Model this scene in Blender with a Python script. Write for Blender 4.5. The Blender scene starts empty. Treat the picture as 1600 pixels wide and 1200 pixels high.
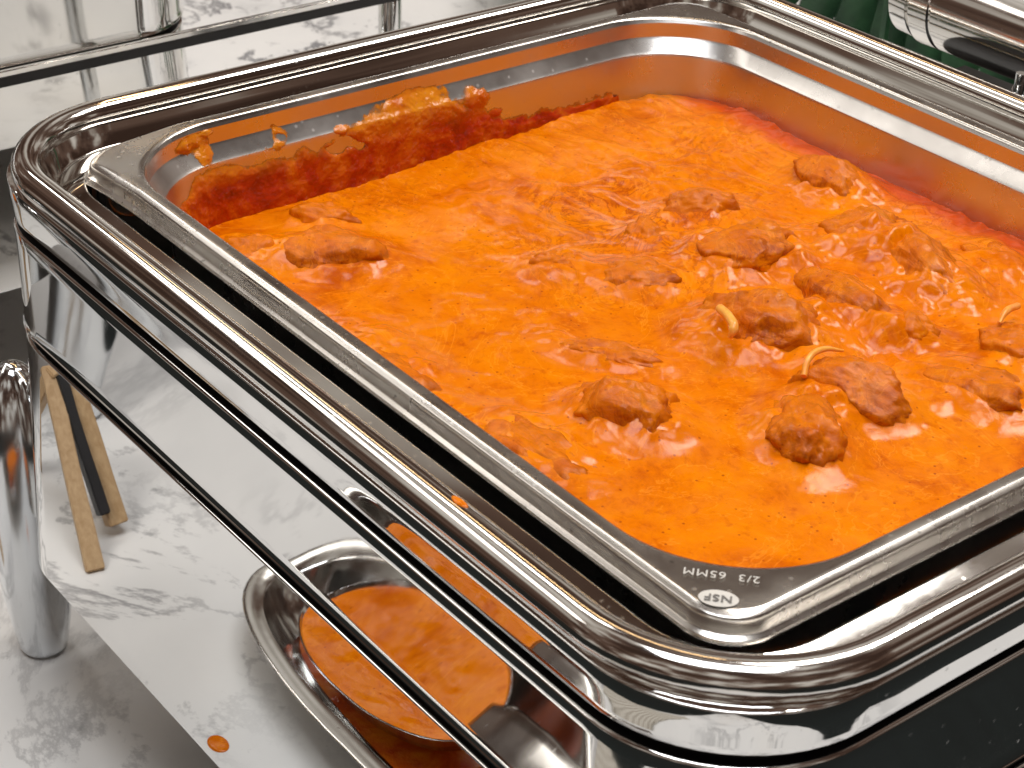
import bpy, bmesh, math, random
from mathutils import Vector, Matrix, noise
R = math.radians
random.seed(7)
S = bpy.context.scene
COL = S.collection

# ------------------------------------------------------------------ camera
AZ, EL, ROLL = 2.46291893, 0.53805484, -0.0384081
CPOS = Vector((0.43118, -0.43160, 0.29022))
def cam_matrix():
    d = Vector((math.cos(EL)*math.cos(AZ), math.cos(EL)*math.sin(AZ), -math.sin(EL)))
    r = d.cross(Vector((0, 0, 1))).normalized(); dn = d.cross(r)
    c, s = math.cos(ROLL), math.sin(ROLL)
    X = c*r+s*dn; Yd = -s*r+c*dn
    m = Matrix((X, -Yd, -d)).transposed().to_4x4(); m.translation = CPOS
    return m
cd = bpy.data.cameras.new('camera'); cam = bpy.data.objects.new('camera', cd); COL.objects.link(cam)
cam.matrix_world = cam_matrix()
cd.sensor_width = 36; cd.lens = 36*2941.67/1600
cd.clip_start = .01; cd.clip_end = 60
cd.dof.use_dof = True; cd.dof.focus_distance = .66; cd.dof.aperture_fstop = 40
S.camera = cam

# ------------------------------------------------------------------ world, lamps, exposure
w = bpy.data.worlds.new('World'); S.world = w; w.use_nodes = True
wn = w.node_tree.nodes; wb = wn['Background']
wt = w.node_tree; tc = wn.new('ShaderNodeTexCoord'); nz = wn.new('ShaderNodeTexNoise'); rp = wn.new('ShaderNodeValToRGB')
nz.inputs['Scale'].default_value = 3.2; nz.inputs['Detail'].default_value = 3; nz.inputs['Roughness'].default_value = .55
wt.links.new(tc.outputs['Generated'], nz.inputs['Vector']); wt.links.new(nz.outputs['Fac'], rp.inputs[0]); wt.links.new(rp.outputs[0], wb.inputs[0])
e = rp.color_ramp.elements; e[0].position = .40; e[0].color = (.030, .017, .012, 1); e[1].position = .52; e[1].color = (.085, .052, .038, 1)
x_ = e.new(.60); x_.color = (.30, .27, .235, 1); x_ = e.new(.70); x_.color = (.50, .47, .43, 1)
wb.inputs[1].default_value = 1.2
def area(name, loc, target, sx, sy, power, col):
    l = bpy.data.lights.new(name, 'AREA'); l.shape = 'RECTANGLE'; l.size = sx; l.size_y = sy
    l.energy = power; l.color = col
    o = bpy.data.objects.new(name, l); COL.objects.link(o); o.location = loc
    o.rotation_euler = (Vector(target)-Vector(loc)).to_track_quat('-Z', 'Y').to_euler()
    return o
area('ceiling_panel', (-1.75, .05, 1.5), (-1.75, .05, 0), 2.1, .17, 8.5, (1, .98, .95))
area('ceiling_lamp', (-.05, .85, 1.5), (-.05, .85, 0), .42, .9, 16, (1, .95, .89))
area('overhead_key', (.25, -.30, 1.6), (.0, -.05, 0), 1.0, .7, 15, (.97, .985, 1))  # soft key added overhead to light food and table, no window there
area('warm_ceiling_strip', (-1.5, .62, 1.5), (-1.5, .62, 0), 1.9, .05, 2.0, (1, .66, .32))
area('front_left_fill', (-1.2, -.75, 1.2), (-.5, -.3, -.2), 1.3, .25, 2.6, (1, .95, .88))  # added fill that brightens the marble and leg at front left
S.view_settings.view_transform = 'Standard'; S.view_settings.look = 'None'
S.view_settings.exposure = .28; S.view_settings.gamma = 1
S.render.engine = 'CYCLES'
S.cycles.max_bounces = 10; S.cycles.glossy_bounces = 7; S.cycles.diffuse_bounces = 4

# ------------------------------------------------------------------ materials
def new_mat(name):
    m = bpy.data.materials.new(name); m.use_nodes = True
    nt = m.node_tree; b = nt.nodes['Principled BSDF']
    return m, nt, b
def node(nt, t, **k):
    n = nt.nodes.new(t)
    for a, v in k.items():
        if a.startswith('i_'): n.inputs[a[2:].replace('_', ' ')].default_value = v
        else: setattr(n, a, v)
    return n
def coords(nt, scale=(1, 1, 1), obj=True):
    tc = node(nt, 'ShaderNodeTexCoord'); mp = node(nt, 'ShaderNodeMapping')
    mp.inputs['Scale'].default_value = scale
    nt.links.new(tc.outputs['Object' if obj else 'Generated'], mp.inputs[0]); return mp.outputs[0]
def ntex(nt, vec, scale, detail=4, rough=.5, dist=0):
    n = node(nt, 'ShaderNodeTexNoise'); n.inputs['Scale'].default_value = scale
    n.inputs['Detail'].default_value = detail; n.inputs['Roughness'].default_value = rough
    n.inputs['Distortion'].default_value = dist
    nt.links.new(vec, n.inputs['Vector']); return n.outputs['Fac']
def ramp(nt, fac, stops, interp='LINEAR'):
    r = node(nt, 'ShaderNodeValToRGB'); r.color_ramp.interpolation = interp
    el = r.color_ramp.elements
    while len(el) < len(stops): el.new(.5)
    for e, (p, c) in zip(el, stops):
        e.position = p; e.color = c if len(c) == 4 else (*c, 1)
    nt.links.new(fac, r.inputs[0]); return r.outputs['Color']
def g(v): return (v, v, v)
def mixc(nt, fac, a, b, mode='MIX'):
    m = node(nt, 'ShaderNodeMix', data_type='RGBA', blend_type=mode)
    for s, v in ((0, fac), (6, a), (7, b)):
        if hasattr(v, 'is_output') or hasattr(v, 'links'): nt.links.new(v, m.inputs[s])
        else: m.inputs[s].default_value = v if s == 0 else (*v, 1)
    return m.outputs[2]
def bump(nt, bs, h, strength, dist, prev=None):
    b = node(nt, 'ShaderNodeBump'); b.inputs['Strength'].default_value = strength; b.inputs['Distance'].default_value = dist
    nt.links.new(h, b.inputs['Height'])
    if prev is not None: nt.links.new(prev, b.inputs['Normal'])
    nt.links.new(b.outputs[0], bs.inputs['Normal']); return b.outputs[0]

def steel(name, base, r0, r1, smear=(1, 1, 1), wav=0.0, scr=0.0, scrscale=(1, 1, 1), spots=False):
    m, nt, b = new_mat(name)
    b.inputs['Metallic'].default_value = 1
    v = coords(nt, smear)
    n = ntex(nt, v, 28, 5, .6)
    mr = node(nt, 'ShaderNodeMapRange'); mr.inputs[1].default_value = .38; mr.inputs[2].default_value = .72
    mr.inputs[3].default_value = r0; mr.inputs[4].default_value = r1
    nt.links.new(n, mr.inputs[0])
    vo = node(nt, 'ShaderNodeTexVoronoi'); vo.inputs['Scale'].default_value = 300; nt.links.new(coords(nt), vo.inputs['Vector'])
    dot = ramp(nt, vo.outputs['Distance'], [(.16, g(1)), (.26, g(0))]); sel = ramp(nt, vo.outputs['Color'], [(.70, g(0)), (.76, g(1))])
    dm = node(nt, 'ShaderNodeMath', operation='MULTIPLY'); nt.links.new(dot, dm.inputs[0]); nt.links.new(sel, dm.inputs[1])
    ad = node(nt, 'ShaderNodeMath', operation='MULTIPLY_ADD'); ad.inputs[1].default_value = .09; nt.links.new(dm.outputs[0], ad.inputs[0]); nt.links.new(mr.outputs[0], ad.inputs[2])
    nt.links.new(ad.outputs[0], b.inputs['Roughness'])
    n2 = ntex(nt, v, 9, 3)
    c = ramp(nt, n2, [(.3, tuple(x*.9 for x in base)), (.7, base)])
    if spots:
        s = ntex(nt, coords(nt), 260, 2, .5)
        c = mixc(nt, ramp(nt, s, [(.70, g(0)), (.74, g(1))]), c, tuple(x*.55 for x in base))
    nt.links.new(c, b.inputs['Base Color'])
    prev = None
    if wav: prev = bump(nt, b, ntex(nt, coords(nt), 14, 1.5), wav, .002)
    if scr: prev = bump(nt, b, ntex(nt, coords(nt, scrscale), 120, 3, .6), scr, .0004, prev)
    return m
M = {}
M['mirror'] = steel('polished_steel', (.86, .86, .85), .012, .05, wav=.06)
M['panel'] = steel('polished_panel_steel', (.90, .90, .89), .006, .030, wav=.03)
M['ledge'] = steel('polished_ledge_steel', (.74, .72, .69), .03, .12, wav=.10)
M['bead'] = steel('rim_steel', (.84, .82, .79), .05, .14, wav=.22)
M['satin'] = steel('satin_pan_steel', (.60, .575, .54), .20, .36, scr=.10, scrscale=(1, 1, 1), spots=True)
M['wall'] = steel('satin_wall_steel', (.64, .62, .60), .25, .36, scr=.06, scrscale=(1, 1, .15))
M['legsteel'] = steel('leg_steel', (.74, .76, .78), .07, .26, smear=(1, 1, .35), wav=.35)
M['traysteel'] = steel('tray_steel', (.74, .73, .71), .08, .22, wav=.2)

def simple(name, col, rough=.5, metal=0, bumpscale=None, bs=.2, var=.15):
    m, nt, b = new_mat(name)
    v = coords(nt)
    n = ntex(nt, v, 40, 4)
    c = ramp(nt, n, [(.3, tuple(x*(1-var) for x in col)), (.7, tuple(min(1, x*(1+var)) for x in col))])
    nt.links.new(c, b.inputs['Base Color']); b.inputs['Roughness'].default_value = rough; b.inputs['Metallic'].default_value = metal
    if bumpscale: bump(nt, b, ntex(nt, v, bumpscale, 3), bs, .001)
    return m
M['seam'] = simple('dark_seam', (.010, .009, .009), .4)
M['inside'] = simple('dark_underside', (.05, .048, .045), .5)
M['black_board'] = simple('black_board', (.02, .02, .022), .45)
M['floor'] = simple('dark_floor', (.013, .021, .022), .6)
M['etch'] = simple('etched_mark', (.62, .60, .56), .55, .4, None, .2, .08)
M['etch_dark'] = simple('etched_letter', (.16, .15, .14), .5, .3, None, .2, .1)

# marble
def marble():
    m, nt, b = new_mat('white_marble')
    v = coords(nt)
    base = ramp(nt, ntex(nt, v, 7, 6, .6), [(.30, (.55, .555, .56)), (.42, (.74, .74, .735)), (.75, (.82, .815, .80))])
    # veins: ridges of a distorted noise
    n = ntex(nt, v, 5.0, 9, .68, .4)
    vein = ramp(nt, n, [(.478, g(0)), (.498, g(1)), (.502, g(1)), (.522, g(0))])
    msk = ramp(nt, ntex(nt, v, 3.2, 3), [(.42, g(0)), (.60, g(1))])
    vm = node(nt, 'ShaderNodeMath', operation='MULTIPLY'); nt.links.new(vein, vm.inputs[0]); nt.links.new(msk, vm.inputs[1])
    c = mixc(nt, vm.outputs[0], base, (.17, .17, .185))
    n2 = ntex(nt, v, 24, 5, .7, .3)
    sp = ramp(nt, n2, [(.60, g(0)), (.70, g(.85))])
    c = mixc(nt, sp, c, (.26, .26, .27))
    n3 = ntex(nt, v, 4, 2)
    c = mixc(nt, ramp(nt, n3, [(.5, g(0)), (.7, g(.30))]), c, (.72, .66, .58))
    nt.links.new(c, b.inputs['Base Color'])
    b.inputs['Roughness'].default_value = .32
    return m
M['marble'] = marble()

def sauce(name, chunk=False):
    m, nt, b = new_mat(name)
    v = coords(nt)
    vs = coords(nt, (1, 1.0, 1))
    c1 = ramp(nt, ntex(nt, v, 34, 8, .72, .5), [(.32, (.48, .078, .0002)), (.46, (.69, .160, .0002)), (.70, (.80, .228, .0003))])
    # oil swirls towards the back
    sep = node(nt, 'ShaderNodeSeparateXYZ'); nt.links.new(v, sep.inputs[0])
    sw = ntex(nt, v, 36, 5, .62, 2.6)
    streak = ramp(nt, sw, [(.44, g(0)), (.495, g(1)), (.53, g(0))])
    am = ntex(nt, v, 13, 3, .5)
    area_ = ramp(nt, am, [(.44, g(0)), (.60, g(.8))])
    mm = node(nt, 'ShaderNodeMath', operation='MULTIPLY'); nt.links.new(streak, mm.inputs[0]); nt.links.new(area_, mm.inputs[1])
    if not chunk:
        gy = node(nt, 'ShaderNodeMapRange'); gy.inputs[1].default_value = -.05; gy.inputs[2].default_value = .07
        gy.inputs[3].default_value = .12; gy.inputs[4].default_value = 1
        ax = node(nt, 'ShaderNodeMath', operation='MULTIPLY_ADD'); ax.inputs[1].default_value = -.6
        nt.links.new(sep.outputs[0], ax.inputs[0]); nt.links.new(sep.outputs[1], ax.inputs[2]); nt.links.new(ax.outputs[0], gy.inputs[0])
        m2 = node(nt, 'ShaderNodeMath', operation='MULTIPLY'); nt.links.new(mm.outputs[0], m2.inputs[0]); nt.links.new(gy.outputs[0], m2.inputs[1]); mm = m2
    c2 = mixc(nt, mm.outputs[0], c1, (.34, .040, .002))
    # paler cream threads
    cw = ntex(nt, v, 17, 4, .6, 3.5)
    cr = ramp(nt, cw, [(.485, g(0)), (.50, g(.4)), (.512, g(0))])
    c2 = mixc(nt, cr, c2, (.92, .32, .02))
    # spice specks
    vo = node(nt, 'ShaderNodeTexVoronoi'); vo.inputs['Scale'].default_value = 330; nt.links.new(v, vo.inputs['Vector'])
    spk = ramp(nt, vo.outputs['Distance'], [(.10, g(1)), (.20, g(0))])
    sel = ramp(nt, vo.outputs['Color'], [(.62, g(0)), (.70, g(.8))])
    ms = node(nt, 'ShaderNodeMath', operation='MULTIPLY'); nt.links.new(spk, ms.inputs[0]); nt.links.new(sel, ms.inputs[1])
    c2 = mixc(nt, ms.outputs[0], c2, (.34, .045, .003))
    if not chunk:      # red oil film along the far wall
        ny_ = node(nt, 'ShaderNodeMath', operation='MULTIPLY_ADD'); ny_.inputs[1].default_value = .022
        nt.links.new(ntex(nt, v, 30, 4, .6), ny_.inputs[0]); nt.links.new(sep.outputs[1], ny_.inputs[2])
        my = node(nt, 'ShaderNodeMapRange'); my.inputs[1].default_value = .134; my.inputs[2].default_value = .146; my.inputs[4].default_value = .85
        nt.links.new(ny_.outputs[0], my.inputs[0])
        c2 = mixc(nt, my.outputs[0], c2, (.62, .060, .008))
        fine = ramp(nt, ntex(nt, v, 210, 5, .72, .4), [(.54, g(0)), (.72, g(.62))])
        c2 = mixc(nt, fine, c2, (.46, .060, .001))
    if chunk:
        c2 = mixc(nt, 1.0, c2, (.93, .92, .9), 'MULTIPLY')
        cn = ramp(nt, ntex(nt, v, 75, 5, .65, .5), [(.47, g(0)), (.70, g(.75))])
        c2 = mixc(nt, cn, c2, (.30, .054, .0005))
        cn2 = ramp(nt, ntex(nt, v, 120, 3, .6), [(.58, g(0)), (.70, g(.55))])
        c2 = mixc(nt, cn2, c2, (.78, .215, .003))
    nt.links.new(c2, b.inputs['Base Color'])
    b.inputs['Roughness'].default_value = .20 if chunk else .13
    b.inputs['Subsurface Weight'].default_value = .05
    b.inputs['Subsurface Radius'].default_value = (1, .3, .05); b.inputs['Subsurface Scale'].default_value = .004
    b.inputs['Specular IOR Level'].default_value = .18 if chunk else .22
    if chunk: v = coords(nt, (.45, 1.2, 1.0))
    p = bump(nt, b, ntex(nt, v, 130 if chunk else 95, 6, .72, .6), .5 if chunk else .16, .0018)
    p = bump(nt, b, ntex(nt, v, 300 if chunk else 420, 4, .65), .28 if chunk else .10, .0006, p)
    return m
M['sauce'] = sauce('curry_sauce'); M['meat'] = sauce('curry_meat', True)

def crust():
    m, nt, b = new_mat('dried_sauce')
    v = coords(nt)
    n = ntex(nt, v, 55, 6, .65, .6)
    c = ramp(nt, n, [(.30, (.22, .010, .001)), (.45, (.42, .026, .001)), (.56, (.52, .075, .002)), (.68, (.62, .15, .003)), (.80, (.50, .17, .008))])
    sep = node(nt, 'ShaderNodeSeparateXYZ'); nt.links.new(v, sep.inputs[0])
    mr = node(nt, 'ShaderNodeMapRange'); mr.inputs[1].default_value = -.026; mr.inputs[2].default_value = -.013
    nt.links.new(sep.outputs[2], mr.inputs[0])
    yel = ramp(nt, ntex(nt, v, 90, 4), [(.3, (.55, .11, .003)), (.7, (.70, .27, .010))])
    c = mixc(nt, mr.outputs[0], c, yel)
    at = node(nt, 'ShaderNodeAttribute', attribute_name='film')
    thin = ramp(nt, at.outputs['Fac'], [(.0, g(1)), (.55, g(0))])
    c = mixc(nt, thin, c, (.50, .16, .006))
    nt.links.new(c, b.inputs['Base Color']); b.inputs['Roughness'].default_value = .16
    am_ = node(nt, 'ShaderNodeMath', operation='MULTIPLY_ADD'); am_.inputs[1].default_value = .9
    nt.links.new(ntex(nt, v, 170, 4, .65), am_.inputs[0]); nt.links.new(at.outputs['Fac'], am_.inputs[2])
    al = ramp(nt, am_.outputs[0], [(.30, g(0)), (.80, g(1))]); nt.links.new(al, b.inputs['Alpha'])
    p = bump(nt, b, ntex(nt, v, 220, 4, .65), .7, .0010)
    return m
M['crust'] = crust()

def wood():
    m, nt, b = new_mat('pale_wood')
    v = coords(nt, (60, 60, 6))
    c = ramp(nt, ntex(nt, v, 6, 4, .6, .5), [(.3, (.40, .25, .12)), (.7, (.55, .38, .21))])
    nt.links.new(c, b.inputs['Base Color']); b.inputs['Roughness'].default_value = .55
    return m
M['wood'] = wood()
def leafmat(name, a, c_):
    m, nt, b = new_mat(name)
    c = ramp(nt, ntex(nt, coords(nt, (1, 1, 1)), 60, 4), [(.3, a), (.7, c_)])
    nt.links.new(c, b.inputs['Base Color']); b.inputs['Roughness'].default_value = .38
    return m
M['palm'] = leafmat('palm_leaf', (.012, .045, .020), (.035, .11, .045))
M['leaf'] = leafmat('green_leaf', (.035, .10, .015), (.08, .19, .03))
M['petal'] = leafmat('peach_petal', (.62, .36, .20), (.74, .48, .30))
def weave():
    m, nt, b = new_mat('woven_cloth')
    v = coords(nt)
    def wv(rot):
        mp = node(nt, 'ShaderNodeMapping'); mp.inputs['Rotation'].default_value = (0, 0, rot); nt.links.new(v, mp.inputs[0])
        wt = node(nt, 'ShaderNodeTexWave'); wt.inputs['Scale'].default_value = 65; wt.inputs['Distortion'].default_value = 1.5
        nt.links.new(mp.outputs[0], wt.inputs['Vector']); return wt.outputs['Fac']
    mu = node(nt, 'ShaderNodeMath', operation='MULTIPLY'); nt.links.new(wv(R(20)), mu.inputs[0]); nt.links.new(wv(R(110)), mu.inputs[1])
    c = ramp(nt, mu.outputs[0], [(.1, (.36, .33, .28)), (.5, (.66, .62, .55))])
    nt.links.new(c, b.inputs['Base Color']); b.inputs['Roughness'].default_value = .8
    bump(nt, b, mu.outputs[0], .6, .001)
    return m
M['weave'] = weave()

# ------------------------------------------------------------------ helpers
def mesh_obj(name, verts, faces, mat, parent=None, smooth=True, sharp=None):
    me = bpy.data.meshes.new(name); me.from_pydata([tuple(v) for v in verts], [], faces); me.update()
    o = bpy.data.objects.new(name, me); COL.objects.link(o)
    if mat: me.materials.append(M[mat] if isinstance(mat, str) else mat)
    if smooth: me.polygons.foreach_set('use_smooth', [True]*len(me.polygons))
    if smooth and sharp: me.set_sharp_from_angle(angle=R(sharp))
    if parent: o.parent = parent
    return o
def bm_obj(name, bm, mat, parent=None, smooth=True, sharp=40):
    me = bpy.data.meshes.new(name); bm.normal_update(); bm.to_mesh(me); bm.free()
    o = bpy.data.objects.new(name, me); COL.objects.link(o); me.materials.append(M[mat])
    if smooth:
        me.polygons.foreach_set('use_smooth', [True]*len(me.polygons))
        if sharp: me.set_sharp_from_angle(angle=R(sharp))
    if parent: o.parent = parent
    return o
def empty(name, loc, label, cat, group=None):
    o = bpy.data.objects.new(name, None); COL.objects.link(o); o.location = loc; o.empty_display_size = .02
    tag(o, label, cat, group); return o
def tag(o, label, cat, group=None):
    o['label'] = label; o['category'] = cat
    if group: o['group'] = group
    return o
def ring(hx, hy, r, z, n=14, e=10):
    """rounded rectangle, counter-clockwise, same vertex count for every call"""
    pts = []
    cs = [(hx-r, -hy+r, -90), (hx-r, hy-r, 0), (-hx+r, hy-r, 90), (-hx+r, -hy+r, 180)]
    arcs = []
    for cx, cy, a0 in cs:
        arcs.append([(cx+r*math.cos(R(a0+90*i/n)), cy+r*math.sin(R(a0+90*i/n))) for i in range(n+1)])
    for k in range(4):
        pts += arcs[k]
        a = arcs[k][-1]; b = arcs[(k+1) % 4][0]
        for i in range(1, e): t = i/e; pts.append((a[0]+(b[0]-a[0])*t, a[1]+(b[1]-a[1])*t))
    return [Vector((x, y, z)) for x, y in pts]
def loft(name, rings, mat, parent=None, cap=False, closed=False, warp=None, sharp=None, flip=False):
    n = len(rings[0]); verts = [v for r in rings for v in r]
    if warp: verts = [warp(v) for v in verts]
    faces = []
    m = len(rings)
    for i in range(m if closed else m-1):
        j = (i+1) % m
        for k in range(n):
            l = (k+1) % n
            f = (i*n+k, i*n+l, j*n+l, j*n+k)
            faces.append(f[::-1] if flip else f)
    if cap:
        f = list(range((m-1)*n, m*n)); faces.append(tuple(f[::-1] if flip else f))
    o = mesh_obj(name, verts, faces, mat, parent, True, sharp)
    wnm = o.modifiers.new('weighted', 'WEIGHTED_NORMAL'); wnm.mode = 'FACE_AREA'; wnm.weight = 100; wnm.thresh = .01; wnm.keep_sharp = True
    return o
def lathe(name, prof, mat, parent=None, seg=40, axis='Z', loc=(0, 0, 0), sharp=45):
    verts = []; faces = []
    for r_, z in prof:
        for k in range(seg):
            a = 2*math.pi*k/seg
            p = (r_*math.cos(a), r_*math.sin(a), z)
            if axis == 'X': p = (z, r_*math.cos(a), r_*math.sin(a))
            verts.append(Vector(p)+Vector(loc))
    m = len(prof)
    for i in range(m-1):
        for k in range(seg):
            l = (k+1) % seg
            faces.append((i*seg+k, i*seg+l, (i+1)*seg+l, (i+1)*seg+k))
    faces.append(tuple(range(seg))[::-1]); faces.append(tuple(range((m-1)*seg, m*seg)))
    return mesh_obj(name, verts, faces, mat, parent, True, sharp)
def beam(bm, a, b, w_, h_, up=(0, 0, 1)):
    a = Vector(a); b = Vector(b); d = (b-a).normalized(); s = d.cross(Vector(up)).normalized(); u = s.cross(d)
    vs = []
    for p in (a, b):
        for i, j in ((-1, -1), (1, -1), (1, 1), (-1, 1)): vs.append(bm.verts.new(p+s*i*w_/2+u*j*h_/2))
    for f in ((0, 1, 2, 3), (7, 6, 5, 4), (0, 4, 5, 1), (1, 5, 6, 2), (2, 6, 7, 3), (3, 7, 4, 0)):
        bm.faces.new([vs[i] for i in f])
    return vs

TZ = -.265           # table top height; z = 0 is the top of the food pan's flange
# ------------------------------------------------------------------ the table
bm = bmesh.new()
corners = [(-1.75, -.295), (.06, -.408), (.30, -.452), (.50, -.515), (.60, -.50), (.56, -.36), (.44, -.12), (.335, .10), (.32, 1.9), (-1.75, 1.9)]  # unseen right end bulged and cut back, shaped to steer the dish's reflections
vt = [bm.verts.new((x, y, TZ)) for x, y in corners]; vb = [bm.verts.new((x, y, TZ-.03)) for x, y in corners]
bm.faces.new(vt); bm.faces.new(vb[::-1])
for k in range(len(corners)): l_ = (k+1) % len(corners); bm.faces.new([vt[k], vb[k], vb[l_], vt[l_]])
bmesh.ops.bevel(bm, geom=list(bm.edges), offset=.003, segments=3, affect='EDGES')
t = bm_obj('marble_tabletop', bm, 'marble'); t['kind'] = 'structure'
t = mesh_obj('floor', [(-4, -4, -1.02), (4, -4, -1.02), (4, 4, -1.02), (-4, 4, -1.02)], [(0, 1, 2, 3)], 'floor', None, False); t['kind'] = 'structure'

# ------------------------------------------------------------------ chafing dish
HX, HY, CR = .2045, .1810, .052      # wall of the water pan
def dish(loc, label, group, legs, hinge=True):
    D = empty('chafing_dish', loc, label, 'chafing dish', group)
    def rr(o, z, dr=0): return ring(HX+o, HY+o, CR+o+dr, z)
    # rolled rim bead
    br = .0056; prof = []
    for i in range(20):
        a = 2*math.pi*i/20
        prof.append(rr(br*math.cos(a)*1.05, -.0015+br*math.sin(a)))
    loft('rim_bead', prof, 'bead', D, closed=True)
    # gutter, polished ledge and the well under the food pan
    loft('inner_ledge', [rr(-.0046, -.0040), rr(-.0056, -.0062), rr(-.0082, -.0118), rr(-.0098, -.0124), rr(-.0196, -.0100), rr(-.0206, -.0102), rr(-.0210, -.0112), rr(-.0220, -.030), rr(-.03, -.066)], 'ledge', D, flip=True)
    # stepped outer wall, flush with the rolled rim
    BX, BY, BR = .2090, .1855, .049
    def bb(o, z): return ring(BX+o, BY+o, BR+o, z)
    loft('upper_band', [bb(-.0040, -.0035), bb(-.0030, -.0050), bb(.0004, -.0056), bb(.0008, -.0062), bb(.0008, -.0092), bb(.00076, -.0102), bb(.00066, -.0116), bb(.00052, -.0133), bb(.00035, -.0152), bb(.00018, -.0172), bb(0, -.0194), bb(-.0004, -.0201), bb(-.0010, -.0203)], 'mirror', D, flip=True, sharp=50)
    loft('seam', [bb(-.0010, -.0203), bb(-.0040, -.0204), bb(-.0040, -.0240), bb(-.0010, -.0241)], 'seam', D, flip=True, sharp=40)
    loft('lower_band', [bb(-.0010, -.0241), bb(-.0004, -.0243), bb(.00016, -.0249)]+[bb(.00016*k_*k_, -.0451-.0200*k_) for k_ in (-.8, -.6, -.4, -.2, 0, .2, .4, .6, .8)]+[bb(.00016, -.0651), bb(.0007, -.0657), bb(.0008, -.0664), bb(-.0004, -.0669)], 'mirror', D, flip=True, sharp=50)
    loft('seam', [bb(-.0004, -.0669), bb(-.0060, -.0670), bb(-.0060, -.0712), bb(-.0012, -.0713)], 'seam', D, flip=True, sharp=40)
    # stand: a mirror polished apron
    def ar(o, z):
        f = (-.0713-z)/.117
        return ring(BX+.0045*f+o, BY+o, BR-.0125*f+o, z)
    loft('apron_panel', [ar(-.0012, -.0713), ar(-.0004, -.0715), ar(0, -.0720), ar(0, -.1874), ar(-.0002, -.1879), ar(-.0008, -.1881), ar(-.0014, -.1878), ar(-.0016, -.1870), ar(-.0016, -.0760)], 'panel', D, flip=True, sharp=50)
    loft('base_plate', [ring(BX-.0045, BY-.0045, BR, -.0712), ring(.02, .02, .01, -.0705)], 'inside', D, cap=True)
    # legs
    prof = [(.0085, TZ), (.0102, TZ+.0012), (.0112, TZ+.004), (.0132, TZ+.016), (.0156, TZ+.034), (.0168, TZ+.055), (.0172, TZ+.11)]
    for i in range(1, 9): a = math.pi/2*i/9; prof.append((.0172*math.cos(a), TZ+.11+.042*math.sin(a)))
    for lx, ly in legs: lathe('leg', prof, 'legsteel', D, 44, loc=(lx, ly, 0), sharp=60)
    if hinge:
        by, bz, brd = .2350, .0095, .0225
        xe = -.1105
        pr = [(.003, xe-.004), (.012, xe-.0035), (.018, xe-.001), (.0208, xe+.002), (.0215, xe+.012), (.0203, xe+.0128), (.0203, xe+.0142), (brd, xe+.015), (brd, xe+.0255), (.0216, xe+.0262), (.0216, xe+.0272), (brd, xe+.028), (brd, .12), (.02, .123), (.003, .124)]
        hb = lathe('hinge_barrel', pr, 'bead', D, 64, 'X', (0, by, bz), 30)
        bm = bmesh.new(); beam(bm, (-.094, .222, -.030), (.118, .222, -.030), .072, .005); bmesh.ops.bevel(bm, geom=list(bm.edges), offset=.001, segments=2, affect='EDGES')
        bm_obj('gap_shade_sheet', bm, 'seam', D)  # dark sheet added to block the marble and blacken the gap under the barrel
        # bracket from barrel to the back wall, with its bolt
        bm = bmesh.new(); beam(bm, (.045, .182, -.035), (.045, .226, -.012), .03, .004); bm_obj('hinge_bracket', bm, 'mirror', D, False)
        bm = bmesh.new(); beam(bm, (.09, .182, -.035), (.09, .226, -.012), .03, .004); bm_obj('hinge_bracket', bm, 'mirror', D, False)
        bm = bmesh.new(); bmesh.ops.create_cone(bm, cap_ends=True, segments=6, radius1=.0062, radius2=.0056, depth=.007, matrix=Matrix.Translation((-.021, .207, -.004)) @ Matrix.Rotation(R(60), 4, 'X'))
        bmesh.ops.create_uvsphere(bm, u_segments=12, v_segments=8, radius=.0045, matrix=Matrix.Translation((-.020, .2045, -.0015)))
        bmesh.ops.create_cone(bm, cap_ends=True, segments=14, radius1=.0025, radius2=.0025, depth=.05, matrix=Matrix.Translation((-.02, .2, -.02)))
        bm_obj('bolt', bm, 'legsteel', D)
    return D
LEGS = [(-.2290, -.1695), (.2290, -.1695), (.2290, .1695), (-.2290, .1695)]
dish((0, 0, 0), 'polished steel chafing dish holding the pan of orange curry', 'chafing dishes on the marble', LEGS)

# ------------------------------------------------------------------ food pan
PX, PY = .1772, .1548
def dent(v):   # the corner beside the neighbouring dish is bent down a little
    d = math.hypot(v.x+PX, v.y+PY); k = max(0, 1-d/.040)
    return Vector((v.x, v.y, v.z-.0036*k*k*(3-2*k)*(1 if v.z > -.02 else 0)))
P = empty('food_pan', (0, 0, 0), 'square satin steel food pan full of curry, set in the chafing dish', 'food pan')
fl = [ring(.1708, .1478, .045, -.0016), ring(.1713, .1483, .0452, -.0006), ring(.1722, .1492, .043, -.0002), ring(.1740, .1516, .026, 0), ring(.1751, .1527, .0150, 0),
      ring(.1755, .1531, .0146, -.0001), ring(.1770, .1546, .0142, -.0007), ring(.1775, .1551, .0145, -.0012), ring(.1779, .1555, .015, -.0022),
      ring(.1783, .1559, .0153, -.0050), ring(.1786, .1562, .0156, -.0055), ring(.1797, .1573, .016, -.0060), ring(.1800, .1576, .0163, -.0064), ring(.1801, .1577, .0164, -.0072), ring(.1796, .1572, .016, -.0078), ring(.178, .1556, .015, -.0078)]
loft('flange', fl, 'satin', P, warp=dent)
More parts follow.
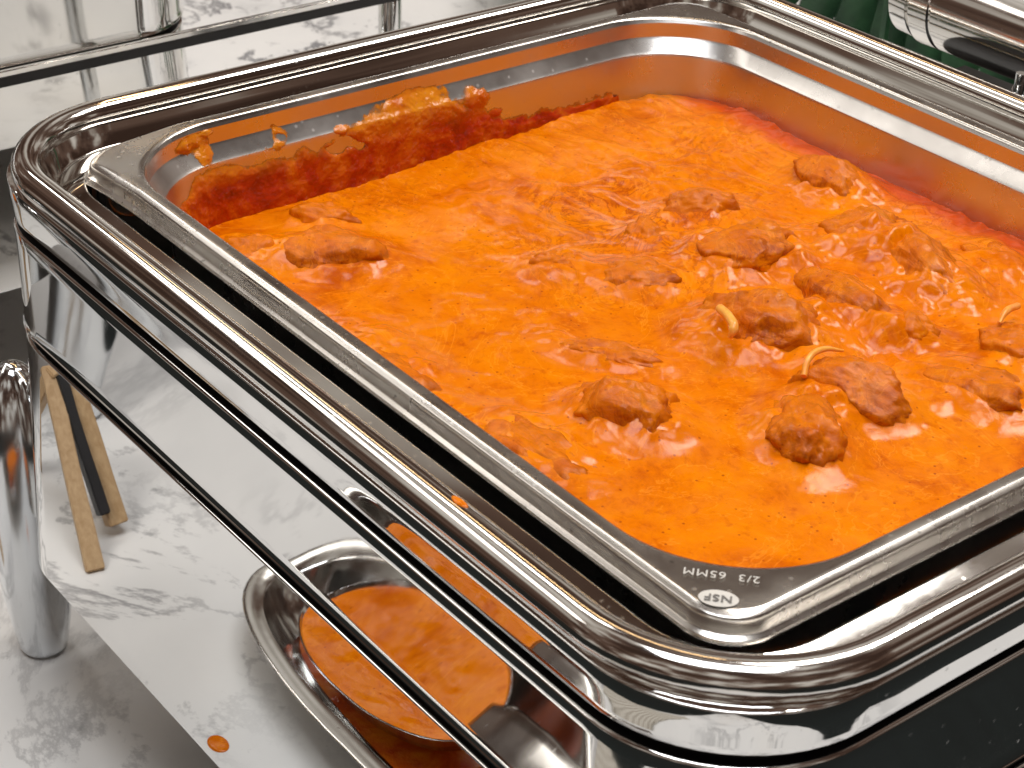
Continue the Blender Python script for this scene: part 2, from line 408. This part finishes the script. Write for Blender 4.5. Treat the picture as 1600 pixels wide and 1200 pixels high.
WALL = [(.1708, .1478, .045, -.0016), (.1702, .1472, .0447, -.0026), (.1700, .1470, .0445, -.0090), (.1694, .1464, .0442, -.0100), (.1662, .1432, .0425, -.0140), (.1652, .1422, .042, -.0150), (.1649, .1419, .0418, -.0165),
        (.1640, .1410, .041, -.030), (.1628, .1398, .040, -.045), (.1615, .1385, .039, -.057), (.158, .135, .036, -.0625), (.150, .127, .030, -.064)]
loft('wall', [ring(*r_[:3], r_[3]) for r_ in WALL], 'wall', P, cap=True, sharp=22)
def wall_x(z):
    for a, b in zip(WALL, WALL[1:]):
        if a[3] >= z >= b[3]:
            t = (a[3]-z)/(a[3]-b[3]); return a[0]+(b[0]-a[0])*t, a[1]+(b[1]-a[1])*t, a[2]+(b[2]-a[2])*t
    return WALL[-1][:3]
# etched marks on the corner of the flange
def text(name, body, size, loc, ang, mat, parent, bold=0, z=0):
    cu = bpy.data.curves.new(name, 'FONT'); cu.body = body; cu.size = size; cu.align_x = 'CENTER'; cu.align_y = 'CENTER'; cu.offset = bold
    cu.extrude = .00002; cu.space_character = 1.1
    tmp = bpy.data.objects.new(name, cu); COL.objects.link(tmp)
    dg = bpy.context.evaluated_depsgraph_get(); me = bpy.data.meshes.new_from_object(tmp.evaluated_get(dg))
    bpy.data.objects.remove(tmp); bpy.data.curves.remove(cu)
    me.name = name; me.materials.clear(); me.materials.append(M[mat])
    o = bpy.data.objects.new(name, me); COL.objects.link(o); o.parent = parent
    o.location = loc; o.rotation_euler = (0, 0, ang); return o
text('size_mark', '2/3  65MM', .0042, (.1600, -.1410, .0004), R(222), 'etch', P)
bm = bmesh.new(); bmesh.ops.create_circle(bm, cap_ends=True, segments=40, radius=1)
for v in bm.verts: v.co = Vector((v.co.x*.0052, v.co.y*.0035, 0))
o = bm_obj('oval_mark', bm, 'etch', P, False); o.location = (.1668, -.1484, .00035); o.rotation_euler = (0, 0, R(222))
o['label'] = 'pale etched oval reading NSF'
text('oval_letters', 'NSF', .0040, (.1668, -.1484, .00055), R(222), 'etch_dark', P, .00008)

# ------------------------------------------------------------------ curry sauce and meat
def fbm(x, y, z, o=4, l=2.1, gmul=.5):
    s = 0; a = 1
    for i in range(o): s += a*noise.noise(Vector((x, y, z+i*7.3))); x *= l; y *= l; z *= l; a *= gmul
    return s
# x, y, half length, half width, half height, turn, lift, box-ness, label
CH = [
 (.044, -.071, .0165, .0130, .0135, 40, .002, .55, 'blocky meat chunk with a dark wet underside beside the long meat sliver'),
 (.086, -.031, .0185, .0120, .0105, -35, .002, .25, 'oval meat chunk lying against the chunk with the pale curl of fat'),
 (.079, -.002, .0190, .0120, .0115, 20, .003, .60, 'wedge shaped meat chunk with a pale curl of fat on top'),
 (.031, .003, .0215, .0165, .0150, 30, .003, .55, 'largest rough brown meat chunk, with a yellow fleck of fat'),
 (-.018, .042, .0210, .0165, .0130, 60, .002, .30, 'lumpy glossy meat chunk behind the largest rough chunk'),
 (.002, .087, .0175, .0150, .0130, 70, .002, .50, 'broad meat chunk pressed side by side with the long ridge chunk'),
 (.034, .084, .0240, .0130, .0125, -10, .002, .45, 'long ridged meat chunk with a dark hollow under its end'),
 (.030, .045, .0240, .0125, .0105, -15, .001, .40, 'torn meat chunk with a dark slit, between two larger chunks'),
 (-.041, .116, .0170, .0120, .0110, 0, .001, .35, 'two lobed meat chunk nearest the clean pan wall'),
 (.061, .046, .0110, .0085, .0080, 35, .001, .30, 'small rounded meat piece below the long ridged chunk'),
 (-.057, .055, .0145, .0100, .0085, 50, .000, .30, 'greenish brown meat chunk half sunk in the oily swirls'),
 (-.054, -.021, .0100, .0080, .0075, 60, -.001, .30, 'small pale tipped meat piece alone in open sauce'),
 (-.028, -.004, .0160, .0100, .0080, 30, -.001, .30, 'low meat chunk beside the small pale tipped piece'),
 (-.053, .025, .0095, .0075, .0060, 0, -.001, .30, 'tiny meat lump just showing between the swirls and the low chunk'),
 (-.112, -.083, .0200, .0125, .0095, 42, .000, .35, 'curled oval meat chunk near the crusted pan wall'),
 (-.140, -.072, .0135, .0075, .0080, 40, .000, .30, 'narrow folded meat piece touching the crusted pan wall'),
 (-.131, -.111, .0135, .0110, .0085, 30, -.001, .30, 'meat lump in the pan corner under the dried crust'),
 (-.030, -.119, .0300, .0150, .0100, -8, -.003, .30, 'long sunken meat chunk against the pan edge, one dark notch'),
 (.042, -.107, .0230, .0110, .0090, 5, -.001, .35, 'ragged low meat ridge beside the blocky dark bottomed chunk'),
 (.013, -.047, .0170, .0060, .0060, 35, .000, .30, 'thin long meat sliver with a shiny wet edge'),
 (.101, .037, .0185, .0115, .0075, 10, -.001, .40, 'flat rough meat slab alone beyond the fat curl chunk'),
 (.094, .070, .0140, .0110, .0080, 30, .000, .30, 'meat chunk with a pale crescent of fat at the sauce edge'),
 (.043, .117, .0150, .0090, .0065, -10, -.002, .30, 'smooth sunken meat lump by the clean wall under oily film'),
]
def base_level(x, y):
    return -.0365 + .022*y + .010*x
def sauce_h(x, y):
    h = base_level(x, y)
    h += .0017*fbm(x*13, y*13, 1.3, 3) + .00040*fbm(x*55, y*55, 4.2, 3)
    sw = max(0, min(1, (y-.45*x+.02)/.10))
    h += sw*.0015*fbm(x*52+3*noise.noise(Vector((x*18, y*18, 9))), y*90, 2.7, 4)
    lm = math.exp(-((x-.035)/.065)**2-((y-.045)/.06)**2)+.5*math.exp(-((x+.01)/.05)**2-((y+.055)/.05)**2)
    if lm > .05: h += lm*.0042*max(0, fbm(x*62+5, y*62, 7.7, 3)-.05)
    for (cx, cy, a, b, c, ang, lift, bx, lb) in CH:
        dx, dy = x-cx, y-cy
        ca, sa = math.cos(R(ang)), math.sin(R(ang))
        u = (dx*ca+dy*sa)/(a*1.25); v = (-dx*sa+dy*ca)/(b*1.3)
        d = u*u+v*v
        if d < 5: h += c*.66*math.exp(-d*d*.55-d*.15)*(1+.38*noise.noise(Vector((x*95, y*95, 3.3)))+.16*noise.noise(Vector((x*230, y*230, 8.3))))
    return h
NX, NY = 330, 300
verts = []; idx = {}; faces = []
GX, GY = .1660, .1430
def inside(x, y):
    hx, hy, rr_ = wall_x(base_level(x, y)+.004); hx += .0012; hy += .0012
    ax, ay = abs(x)-(hx-rr_), abs(y)-(hy-rr_)
    if ax <= 0 or ay <= 0: return abs(x) <= hx and abs(y) <= hy
    return math.hypot(ax, ay) <= rr_
ins = [[inside(-GX+2*GX*i/NX, -GY+2*GY*j/NY) for j in range(NY+1)] for i in range(NX+1)]
for i in range(NX+1):
    for j in range(NY+1):
        if ins[i][j]:
            x = -GX+2*GX*i/NX; y = -GY+2*GY*j/NY
            idx[i, j] = len(verts); verts.append((x, y, sauce_h(x, y)))
for i in range(NX):
    for j in range(NY):
        q = [(i, j), (i+1, j), (i+1, j+1), (i, j+1)]
        if all(k in idx for k in q): faces.append(tuple(idx[k] for k in q))
SA = mesh_obj('curry_sauce', verts, faces, 'sauce')
tag(SA, 'glossy orange curry sauce with oily swirls filling the steel pan', 'curry')

def chunk(cx, cy, a, b, c, ang, lift, bx, label, i):
    bm = bmesh.new(); bmesh.ops.create_icosphere(bm, subdivisions=5, radius=1)
    sd = i*3.71
    rl = random.Random(100+i)
    cuts = []
    for _ in range(7):
        n_ = Vector((rl.uniform(-1, 1), rl.uniform(-1, 1), rl.uniform(-.3, 1))).normalized(); cuts.append((n_, rl.uniform(.80, 1.0)))
    for v in bm.verts:
        d = v.co.normalized()
        # towards a rounded box
        k = (abs(d.x)**4+abs(d.y)**4+abs(d.z)**4)**-.25
        s = 1+(k-1)*bx
        s *= 1+.20*noise.noise(d*1.3+Vector((sd, 0, 0)))+.16*noise.noise(d*2.6+Vector((0, sd, 0)))
        for n_, di in cuts:      # torn, flat-ish faces
            k = d.dot(n_)
            if k > .05 and lift > 0:
                lim = di/k
                if s > lim-.12:
                    e_ = max(0, min(1, (s-lim+.12)/.24)); s = s-(s-lim)*e_ if s > lim else s-.03*e_
        rid = 1-abs(noise.noise(d*4.0+Vector((sd, sd, 0))))*2
        s *= 1+.04*rid+.05*fbm(d.x*5+sd, d.y*11, d.z*11, 4, 2.2, .6)
        v.co = Vector((d.x*a*s*1.14, d.y*b*s*1.14, d.z*c*s*(1.18 if lift > 0 else 1.35)))
    o = bm_obj('meat_chunk', bm, 'meat', None, True, None)
    z = base_level(cx, cy)-c*(.38 if lift > 0 else .50)+lift*1.1+.0012
    o.location = (cx, cy, z); o.rotation_euler = (R(random.uniform(-12, 12)), R(random.uniform(-12, 12)), R(ang))
    tag(o, label, 'meat', 'meat chunks in the curry'); return o
CO = [chunk(*c, i) for i, c in enumerate(CH)]
# pale curls of fat on three chunks (parts of those chunks)
def curl(ci, pts, r_, mat):
    cu = bpy.data.curves.new('fat', 'CURVE'); cu.dimensions = '3D'; cu.bevel_depth = r_; cu.bevel_resolution = 3; cu.use_fill_caps = True
    sp = cu.splines.new('BEZIER'); sp.bezier_points.add(len(pts)-1)
    for b_, p_ in zip(sp.bezier_points, pts):
        b_.co = p_; b_.handle_left_type = b_.handle_right_type = 'AUTO'; b_.radius = 1
    sp.bezier_points[-1].radius = .4
    tmp = bpy.data.objects.new('fat', cu); COL.objects.link(tmp)
    me = bpy.data.meshes.new_from_object(tmp.evaluated_get(bpy.context.evaluated_depsgraph_get()))
    bpy.data.objects.remove(tmp); me.materials.clear(); me.materials.append(M[mat])
    o = bpy.data.objects.new('fat_curl', me); COL.objects.link(o)
    par = CO[ci]; o.parent = par
    from mathutils import Euler
    mw = Matrix.Translation(par.location) @ par.rotation_euler.to_matrix().to_4x4()
    o.matrix_parent_inverse = mw.inverted()
    o['label'] = 'pale yellow curl of fat'
def fatmat():
    m, nt, b = new_mat('cream_fat')
    c = ramp(nt, ntex(nt, coords(nt), 160, 3), [(.35, (.80, .22, .01)), (.65, (.86, .42, .07))])
    nt.links.new(c, b.inputs['Base Color']); b.inputs['Roughness'].default_value = .28
    b.inputs['Subsurface Weight'].default_value = .2; b.inputs['Subsurface Scale'].default_value = .003
    bump(nt, b, ntex(nt, coords(nt), 200, 3), .3, .0008); return m
M['fat'] = fatmat()
def px(u, v, z):
    """photo pixel -> point at height z (the sauce is the surface it lies on)"""
    m = cam_matrix(); d = m.to_3x3() @ Vector(((u-800)/2941.67, -(v-600)/2941.67, -1))
    t = (z-CPOS.z)/d.z; return CPOS+d*t
curl(2, [px(1256, 588, -.0245), px(1263, 562, -.0215), px(1285, 546, -.0210), px(1318, 548, -.0225)], .0011, 'fat')
curl(3, [px(1125, 482, -.022), px(1140, 497, -.021), px(1146, 515, -.022), px(1140, 528, -.025)], .0017, 'fat')
curl(21, [px(1590, 478, -.026), px(1572, 487, -.0245), px(1562, 505, -.026)], .0013, 'fat')

# dried sauce up the pan wall
def residue():
    tops = [(-.131, -.032), (-.122, -.022), (-.110, -.018), (-.098, -.0185), (-.085, -.020), (-.070, -.0205), (-.055, -.020), (-.040, -.0165), (-.028, -.0135), (-.015, -.0115), (.000, -.011), (.012, -.0135), (.020, -.019), (.027, -.024), (.036, -.0285), (.055, -.0305), (.085, -.0315), (.10, -.032)]
    def top(y):
        for a, b in zip(tops, tops[1:]):
            if a[0] <= y <= b[0]:
                t = (y-a[0])/(b[0]-a[0]); t = t*t*(3-2*t); return a[1]+(b[1]-a[1])*t
        return -.036
    isl = [(-.112, -.0065, .0065, .0035), (-.106, -.0105, .004, .004), (-.076, -.0125, .0055, .0042), (-.008, -.0115, .016, .0035), (.022, -.0165, .007, .004), (-.104, -.004, .003, .0012), (.034, -.025, .004, .002), (-.045, -.0150, .003, .0015)]
    n1, n2 = 520, 110; vs = []; ok = {}; fs = []; film = []
    for i in range(n1+1):
        y = -.132+.235*i/n1
        tp = top(y)
        for j in range(n2+1):
            z = -.046+.0435*j/n2
            hx, hy, rr_ = wall_x(z)
            ax, ay = hx-rr_, hy-rr_
            x = -hx
            if y < -ay:
                th = min(1.3, (-ay-y)/rr_); x = -ax-rr_*math.cos(th); yy = -ay-rr_*math.sin(th); nx_, ny_ = math.cos(th), math.sin(th)
            else: yy = y; nx_, ny_ = 1, 0
            F = (tp-z)/.0055
            for (iy, iz, ry, rz) in isl: F = max(F, 1.1-math.hypot((y-iy)/ry, (z-iz)/rz)*1.1)
            nz = fbm(y*95, z*95, 6.1, 5, 2.1, .6)
            F = min(F, 1.0)+.52*nz+.10
            if z < base_level(-.16, y)+.004: F = max(F, .5)
            hole = fbm(y*45, z*60, 11.0, 3)
            if hole > .48 and z > -.030: F -= (hole-.48)*6
            th_ = max(0, min(1, F/.7))*(.0005+.0010*max(0, fbm(y*150, z*150, 1.7, 4, 2.1, .55)+.45))
            film.append(max(0, min(1, (F+.15)/.75))); ok[i, j] = F > -.15
            vs.append((x+(th_+.00008)*nx_, yy+(th_+.00008)*ny_, z))
    for i in range(n1):
        for j in range(n2):
            if ok[i, j] and ok[i+1, j] and ok[i, j+1] and ok[i+1, j+1]:
                k = i*(n2+1)+j; fs.append((k, k+n2+1, k+n2+2, k+1))
    o = mesh_obj('dried_sauce', vs, fs, 'crust', SA)
    at = o.data.attributes.new('film', 'FLOAT', 'POINT'); at.data.foreach_set('value', film)
    o['label'] = 'dark red crust of dried sauce up the pan wall'
residue()

# ------------------------------------------------------------------ spoon rest with ladle, in front of the dish (seen mirrored in its side)
def oval_ring(cx, cy, hx, hy, z, n=64, p=2.6):
    pts = []
    for k in range(n):
        a = 2*math.pi*k/n; c, s = math.cos(a), math.sin(a)
        pts.append(Vector((cx+hx*math.copysign(abs(c)**(2/p), c), cy+hy*math.copysign(abs(s)**(2/p), s), z)))
    return pts
tx, ty = -.058, -.309
ZT = TZ
loft('spoon_rest', [oval_ring(tx, ty, .105, .022, ZT+.0005), oval_ring(tx, ty, .110, .026, ZT+.001), oval_ring(tx, ty, .122, .037, ZT+.014), oval_ring(tx, ty, .126, .041, ZT+.0255), oval_ring(tx, ty, .1265, .0415, ZT+.027),
      oval_ring(tx, ty, .1345, .0495, ZT+.0285), oval_ring(tx, ty, .1358, .0508, ZT+.0278), oval_ring(tx, ty, .1352, .0502, ZT+.0268), oval_ring(tx, ty, .1275, .0425, ZT+.0255), oval_ring(tx, ty, .1235, .0385, ZT+.0135), oval_ring(tx, ty, .112, .028, ZT+.0002)], 'traysteel', None, flip=True)
SR = bpy.data.objects['spoon_rest']
me = SR.data; bm = bmesh.new(); bm.from_mesh(me); bm.verts.ensure_lookup_table()
bm.faces.new([bm.verts[i] for i in range(64)]); bm.to_mesh(me); bm.free()
tag(SR, 'oblong steel spoon rest in front of the chafing dish, holding the ladle', 'spoon rest')
pud = mesh_obj('sauce_puddle', [v for v in oval_ring(tx, ty, .109, .0245, ZT+.0035, 64)], [tuple(range(64))], 'crust', SR, False)
pa = pud.data.attributes.new('film', 'FLOAT', 'POINT'); pa.data.foreach_set('value', [.45]*64)
L = empty('serving_ladle', (-.097, -.310, ZT+.02), 'steel serving ladle filled with orange sauce, lying in the spoon rest', 'ladle')
def lring(hx, hy, z, sh=0): return [Vector((p_.x+sh, p_.y, z)) for p_ in oval_ring(0, 0, hx, hy, 0, 48, 2.15)]
loft('bowl', [lring(.012, .008, -.0175), lring(.036, .018, -.013), lring(.053, .0265, -.001), lring(.0585, .0300, .010), lring(.0600, .0312, .0112), lring(.0590, .0303, .0112), lring(.052, .026, -.0005), lring(.034, .017, -.0115), lring(.010, .007, -.016)], 'traysteel', L, cap=True, flip=True)
vs = [Vector((0, 0, .0098))]; fs = []; NR = 26; NA = 72
for r_ in range(1, NR+1):
    for k in range(NA):
        a = 2*math.pi*k/NA; f_ = r_/NR; c, s = math.cos(a), math.sin(a)
        x = .0585*f_*math.copysign(abs(c)**.93, c); y = .0300*f_*math.copysign(abs(s)**.93, s)
        vs.append(Vector((x, y, .0095+.0016*fbm(x*60, y*95, 5, 4)*(1-f_**4))))
for k in range(NA): fs.append((0, 1+k, 1+(k+1) % NA))
for r_ in range(NR-1):
    for k in range(NA): b0 = 1+r_*NA; fs.append((b0+k, b0+NA+k, b0+NA+(k+1) % NA, b0+(k+1) % NA))
mesh_obj('ladle_sauce', vs, fs, 'sauce', L)
hv = []; hf = []
path = [(.050, 0, .010, .011), (.064, .0005, .0135, .0125), (.085, .001, .0165, .0115), (.110, .001, .0185, .009), (.15, .001, .022, .008), (.22, .001, .030, .009), (.27, .001, .036, .011)]
fine = []
for (a, b) in zip(path, path[1:]):
    for k in range(5):
        t = k/5; t2 = t*t*(3-2*t); fine.append(tuple(a[m_]+(b[m_]-a[m_])*(t2 if m_ == 3 else t) for m_ in range(4)))
fine.append(path[-1]); NS = 14
for x, y, z, w_ in fine:
    for k in range(NS):
        a = 2*math.pi*k/NS; hv.append(Vector((x, y+w_*math.cos(a), z+.0014*math.sin(a)+.0016*math.cos(a)**2)))
for i in range(len(fine)-1):
    for k in range(NS): hf.append((i*NS+k, i*NS+(k+1) % NS, i*NS+NS+(k+1) % NS, i*NS+NS+k))
hf += [tuple(range(NS))[::-1], tuple(range(len(hv)-NS, len(hv)))]
mesh_obj('handle', hv, hf, 'traysteel', L)
L.rotation_euler = (R(-7), 0, R(-3))
# spilled drop
bm = bmesh.new(); bmesh.ops.create_uvsphere(bm, u_segments=20, v_segments=10, radius=1)
for v in bm.verts: v.co = Vector((v.co.x*.0062, v.co.y*.0042, max(0, v.co.z)*.0011))
o = bm_obj('sauce_drop', bm, 'sauce'); o.location = (-.1251, -.2323, TZ+.0001); tag(o, 'small orange drop of spilled sauce on the marble', 'sauce drop')
def splash(loc, rx, ry, rz, rot, label):
    bm = bmesh.new(); bmesh.ops.create_uvsphere(bm, u_segments=16, v_segments=10, radius=1)
    for v in bm.verts: v.co = Vector((v.co.x*rx*(1+.25*v.co.y), v.co.y*ry, v.co.z*rz))
    o = bm_obj('sauce_drop', bm, 'sauce'); o.location = loc; o.rotation_euler = rot; tag(o, label, 'sauce drop')
splash((.0985, -.1800, .0039), .0034, .0014, .0007, (0, 0, 0), 'tiny orange sauce splash on the rolled rim of the dish')
splash((-.2262, -.1855, -.170), .0022, .0007, .0052, (0, 0, R(12)), 'long orange spot on the dish leg')  # elongated orange spot set on the leg
# woven cloth
bm = bmesh.new(); beam(bm, (.02, -.392, TZ+.0013), (.30, -.420, TZ+.0013), .036, .0024)
bmesh.ops.bevel(bm, geom=list(bm.edges), offset=.0008, segments=2, affect='EDGES')
o = bm_obj('woven_cloth', bm, 'weave'); tag(o, 'folded pale woven cloth beside the spoon rest at the table edge', 'cloth')

# ------------------------------------------------------------------ little wooden easel sign, in front of the dish corner
E_ = empty('wooden_easel', (-.29, -.249, TZ), 'small pale wooden easel with a dark strip in front of the dish corner', 'easel')
def part(name, a, b, w_, h_, mat, up=(0, 0, 1)):
    bm = bmesh.new(); beam(bm, a, b, w_, h_, up); bmesh.ops.bevel(bm, geom=list(bm.edges), offset=.0006, segments=2, affect='EDGES')
    o = bm_obj(name, bm, mat, E_); o.matrix_parent_inverse = Matrix.Translation((.29, .24, -TZ)); return o
part('leg', (-.268, -.238, TZ), (-.334, -.252, -.185), .009, .006, 'wood')
part('leg', (-.290, -.262, TZ+.006), (-.332, -.262, -.187), .010, .009, 'wood')
part('leg', (-.378, -.235, TZ), (-.330, -.254, -.185), .009, .007, 'wood')
part('dark_strip', (-.289, -.2550, -.250), (-.328, -.2555, -.188), .007, .006, 'black_board', (0, 1, 0))

# ------------------------------------------------------------------ neighbouring chafing dish
nx, ny = -.634, -.141
N = dish((nx, ny, 0), 'neighbouring polished chafing dish with a thin rail along its side', 'chafing dishes on the marble',
         [(.179, .205), (-.2305, -.169), (.2305, -.169), (-.2305, .169)], hinge=False)
bm = bmesh.new(); beam(bm, (.2105, -.30, -.0690), (.2105, .305, -.0690), .003, .004); bmesh.ops.bevel(bm, geom=list(bm.edges), offset=.001, segments=3, affect='EDGES')
bm_obj('side_rail', bm, 'bead', N)
bm = bmesh.new(); beam(bm, (.2102, -.30, -.0735), (.2102, .305, -.0735), .003, .005); bm_obj('rail_dark_strip', bm, 'seam', N, False)  # plain dark strip running just under the rail
lathe('rail_post', [(.006, TZ), (.0068, TZ+.01), (.0068, -.04), (.0055, -.034), (.001, -.032)], 'mirror', N, 30, loc=(.2035, .303, 0))
lathe('post_knob', [(.001, -.112), (.0045, -.1105), (.0065, -.106), (.0065, -.102), (.0045, -.0975), (.001, -.096)], 'bead', N, 24, loc=(.211, .3125, 0))

# ------------------------------------------------------------------ greenery behind
PL = empty('palm_plant', (-.36, .56, TZ), 'dark green pleated palm leaf drooping behind the chafing dish hinge', 'palm')
hub = Vector((-.30, .47, .10))
def blade(a, ln, wd, twist):
    d = Vector((math.sin(a), .10*math.sin(a*2), -math.cos(a))).normalized()
    s = d.cross(Vector((0, 1, 0))).normalized(); nrm = s.cross(d)
    vs = []; fs = []; n = 12
    for i in range(n+1):
        f = i/n; w_ = wd*(math.sin(math.pi*min(1, .12+f*.86))**.6)*(.35+.65*min(1, f*1.6))
        c = hub+d*ln*f+Vector((0, -.02*f*f, -.03*f*f))
        vs += [c-s*w_+nrm*w_*1.3, c+nrm*0, c+s*w_+nrm*w_*1.3]
    for i in range(n):
        for k in range(2): fs.append((i*3+k, i*3+k+1, i*3+4+k, i*3+3+k))
    o = mesh_obj('blade', [v-PL.location for v in vs], fs, 'palm', PL, True, 20)
    return o
for i in range(17): blade(R(-62+7.0*i), .30-.002*abs(i-8), .0185, 0)
bm = bmesh.new()
pp = [Vector((0, 0, 0)), Vector((.02, .02, .16)), Vector((.045, -.03, .30)), hub-PL.location]
for a, b in zip(pp, pp[1:]): beam(bm, a, b, .008, .008, (0, 1, 0))
bm_obj('stalk', bm, 'palm', PL)
SP = empty('leafy_sprig', (-.78, .56, TZ), 'bright green leafy sprig lying on the marble behind the dishes', 'plant')
def leaf(c, d, ln, wd, up):
    d = Vector(d).normalized(); s = d.cross(Vector(up)).normalized(); nrm = s.cross(d)
    vs = []; fs = []; n = 8
    for i in range(n+1):
        f = i/n; w_ = wd*math.sin(math.pi*min(.98, .04+f*.95))**.8
        q = Vector(c)+d*ln*f-nrm*.25*ln*f*f
        vs += [q-s*w_+nrm*w_*.25, q, q+s*w_+nrm*w_*.25]
    for i in range(n):
        for k in range(2): fs.append((i*3+k, i*3+k+1, i*3+4+k, i*3+3+k))
    return mesh_obj('leaf', vs, fs, 'leaf', SP, True, 25)
rs = random.Random(3)
for i in range(46):
    a = rs.uniform(0, 2*math.pi); c = (rs.uniform(-.04, .10), rs.uniform(-.03, .12), rs.uniform(.005, .06))
    leaf(c, (math.cos(a), math.sin(a), rs.uniform(-.2, .7)), rs.uniform(.03, .06), rs.uniform(.008, .014), (0, 0, 1))
bm = bmesh.new()
beam(bm, (-.02, 0, .004), (.04, .04, .02), .004, .004); beam(bm, (.04, .04, .02), (.09, .11, .045), .003, .003); bm_obj('stem', bm, 'leaf', SP)
FL = empty('flower', (-.265, .43, TZ), 'pale peach petals hanging beside the palm leaf', 'flower')
def petal(c, ln, wd, tilt):
    bm = bmesh.new(); bmesh.ops.create_uvsphere(bm, u_segments=20, v_segments=14, radius=1)
    for v in bm.verts:
        k = 1-.35*max(0, v.co.z); v.co = Vector((v.co.x*wd*k, v.co.y*wd*.35*k, v.co.z*ln))
    bmesh.ops.transform(bm, verts=bm.verts, matrix=Matrix.Translation(c) @ Matrix.Rotation(tilt, 4, 'Y'))
    bm_obj('petal', bm, 'petal', FL)
petal((-.033, 0, .205), .026, .008, R(6)); petal((-.020, .004, .207), .024, .0065, R(-8))
bm = bmesh.new(); beam(bm, (-.027, .004, 0), (-.027, .004, .225), .004, .004, (0, 1, 0)); bm_obj('stem', bm, 'palm', FL)
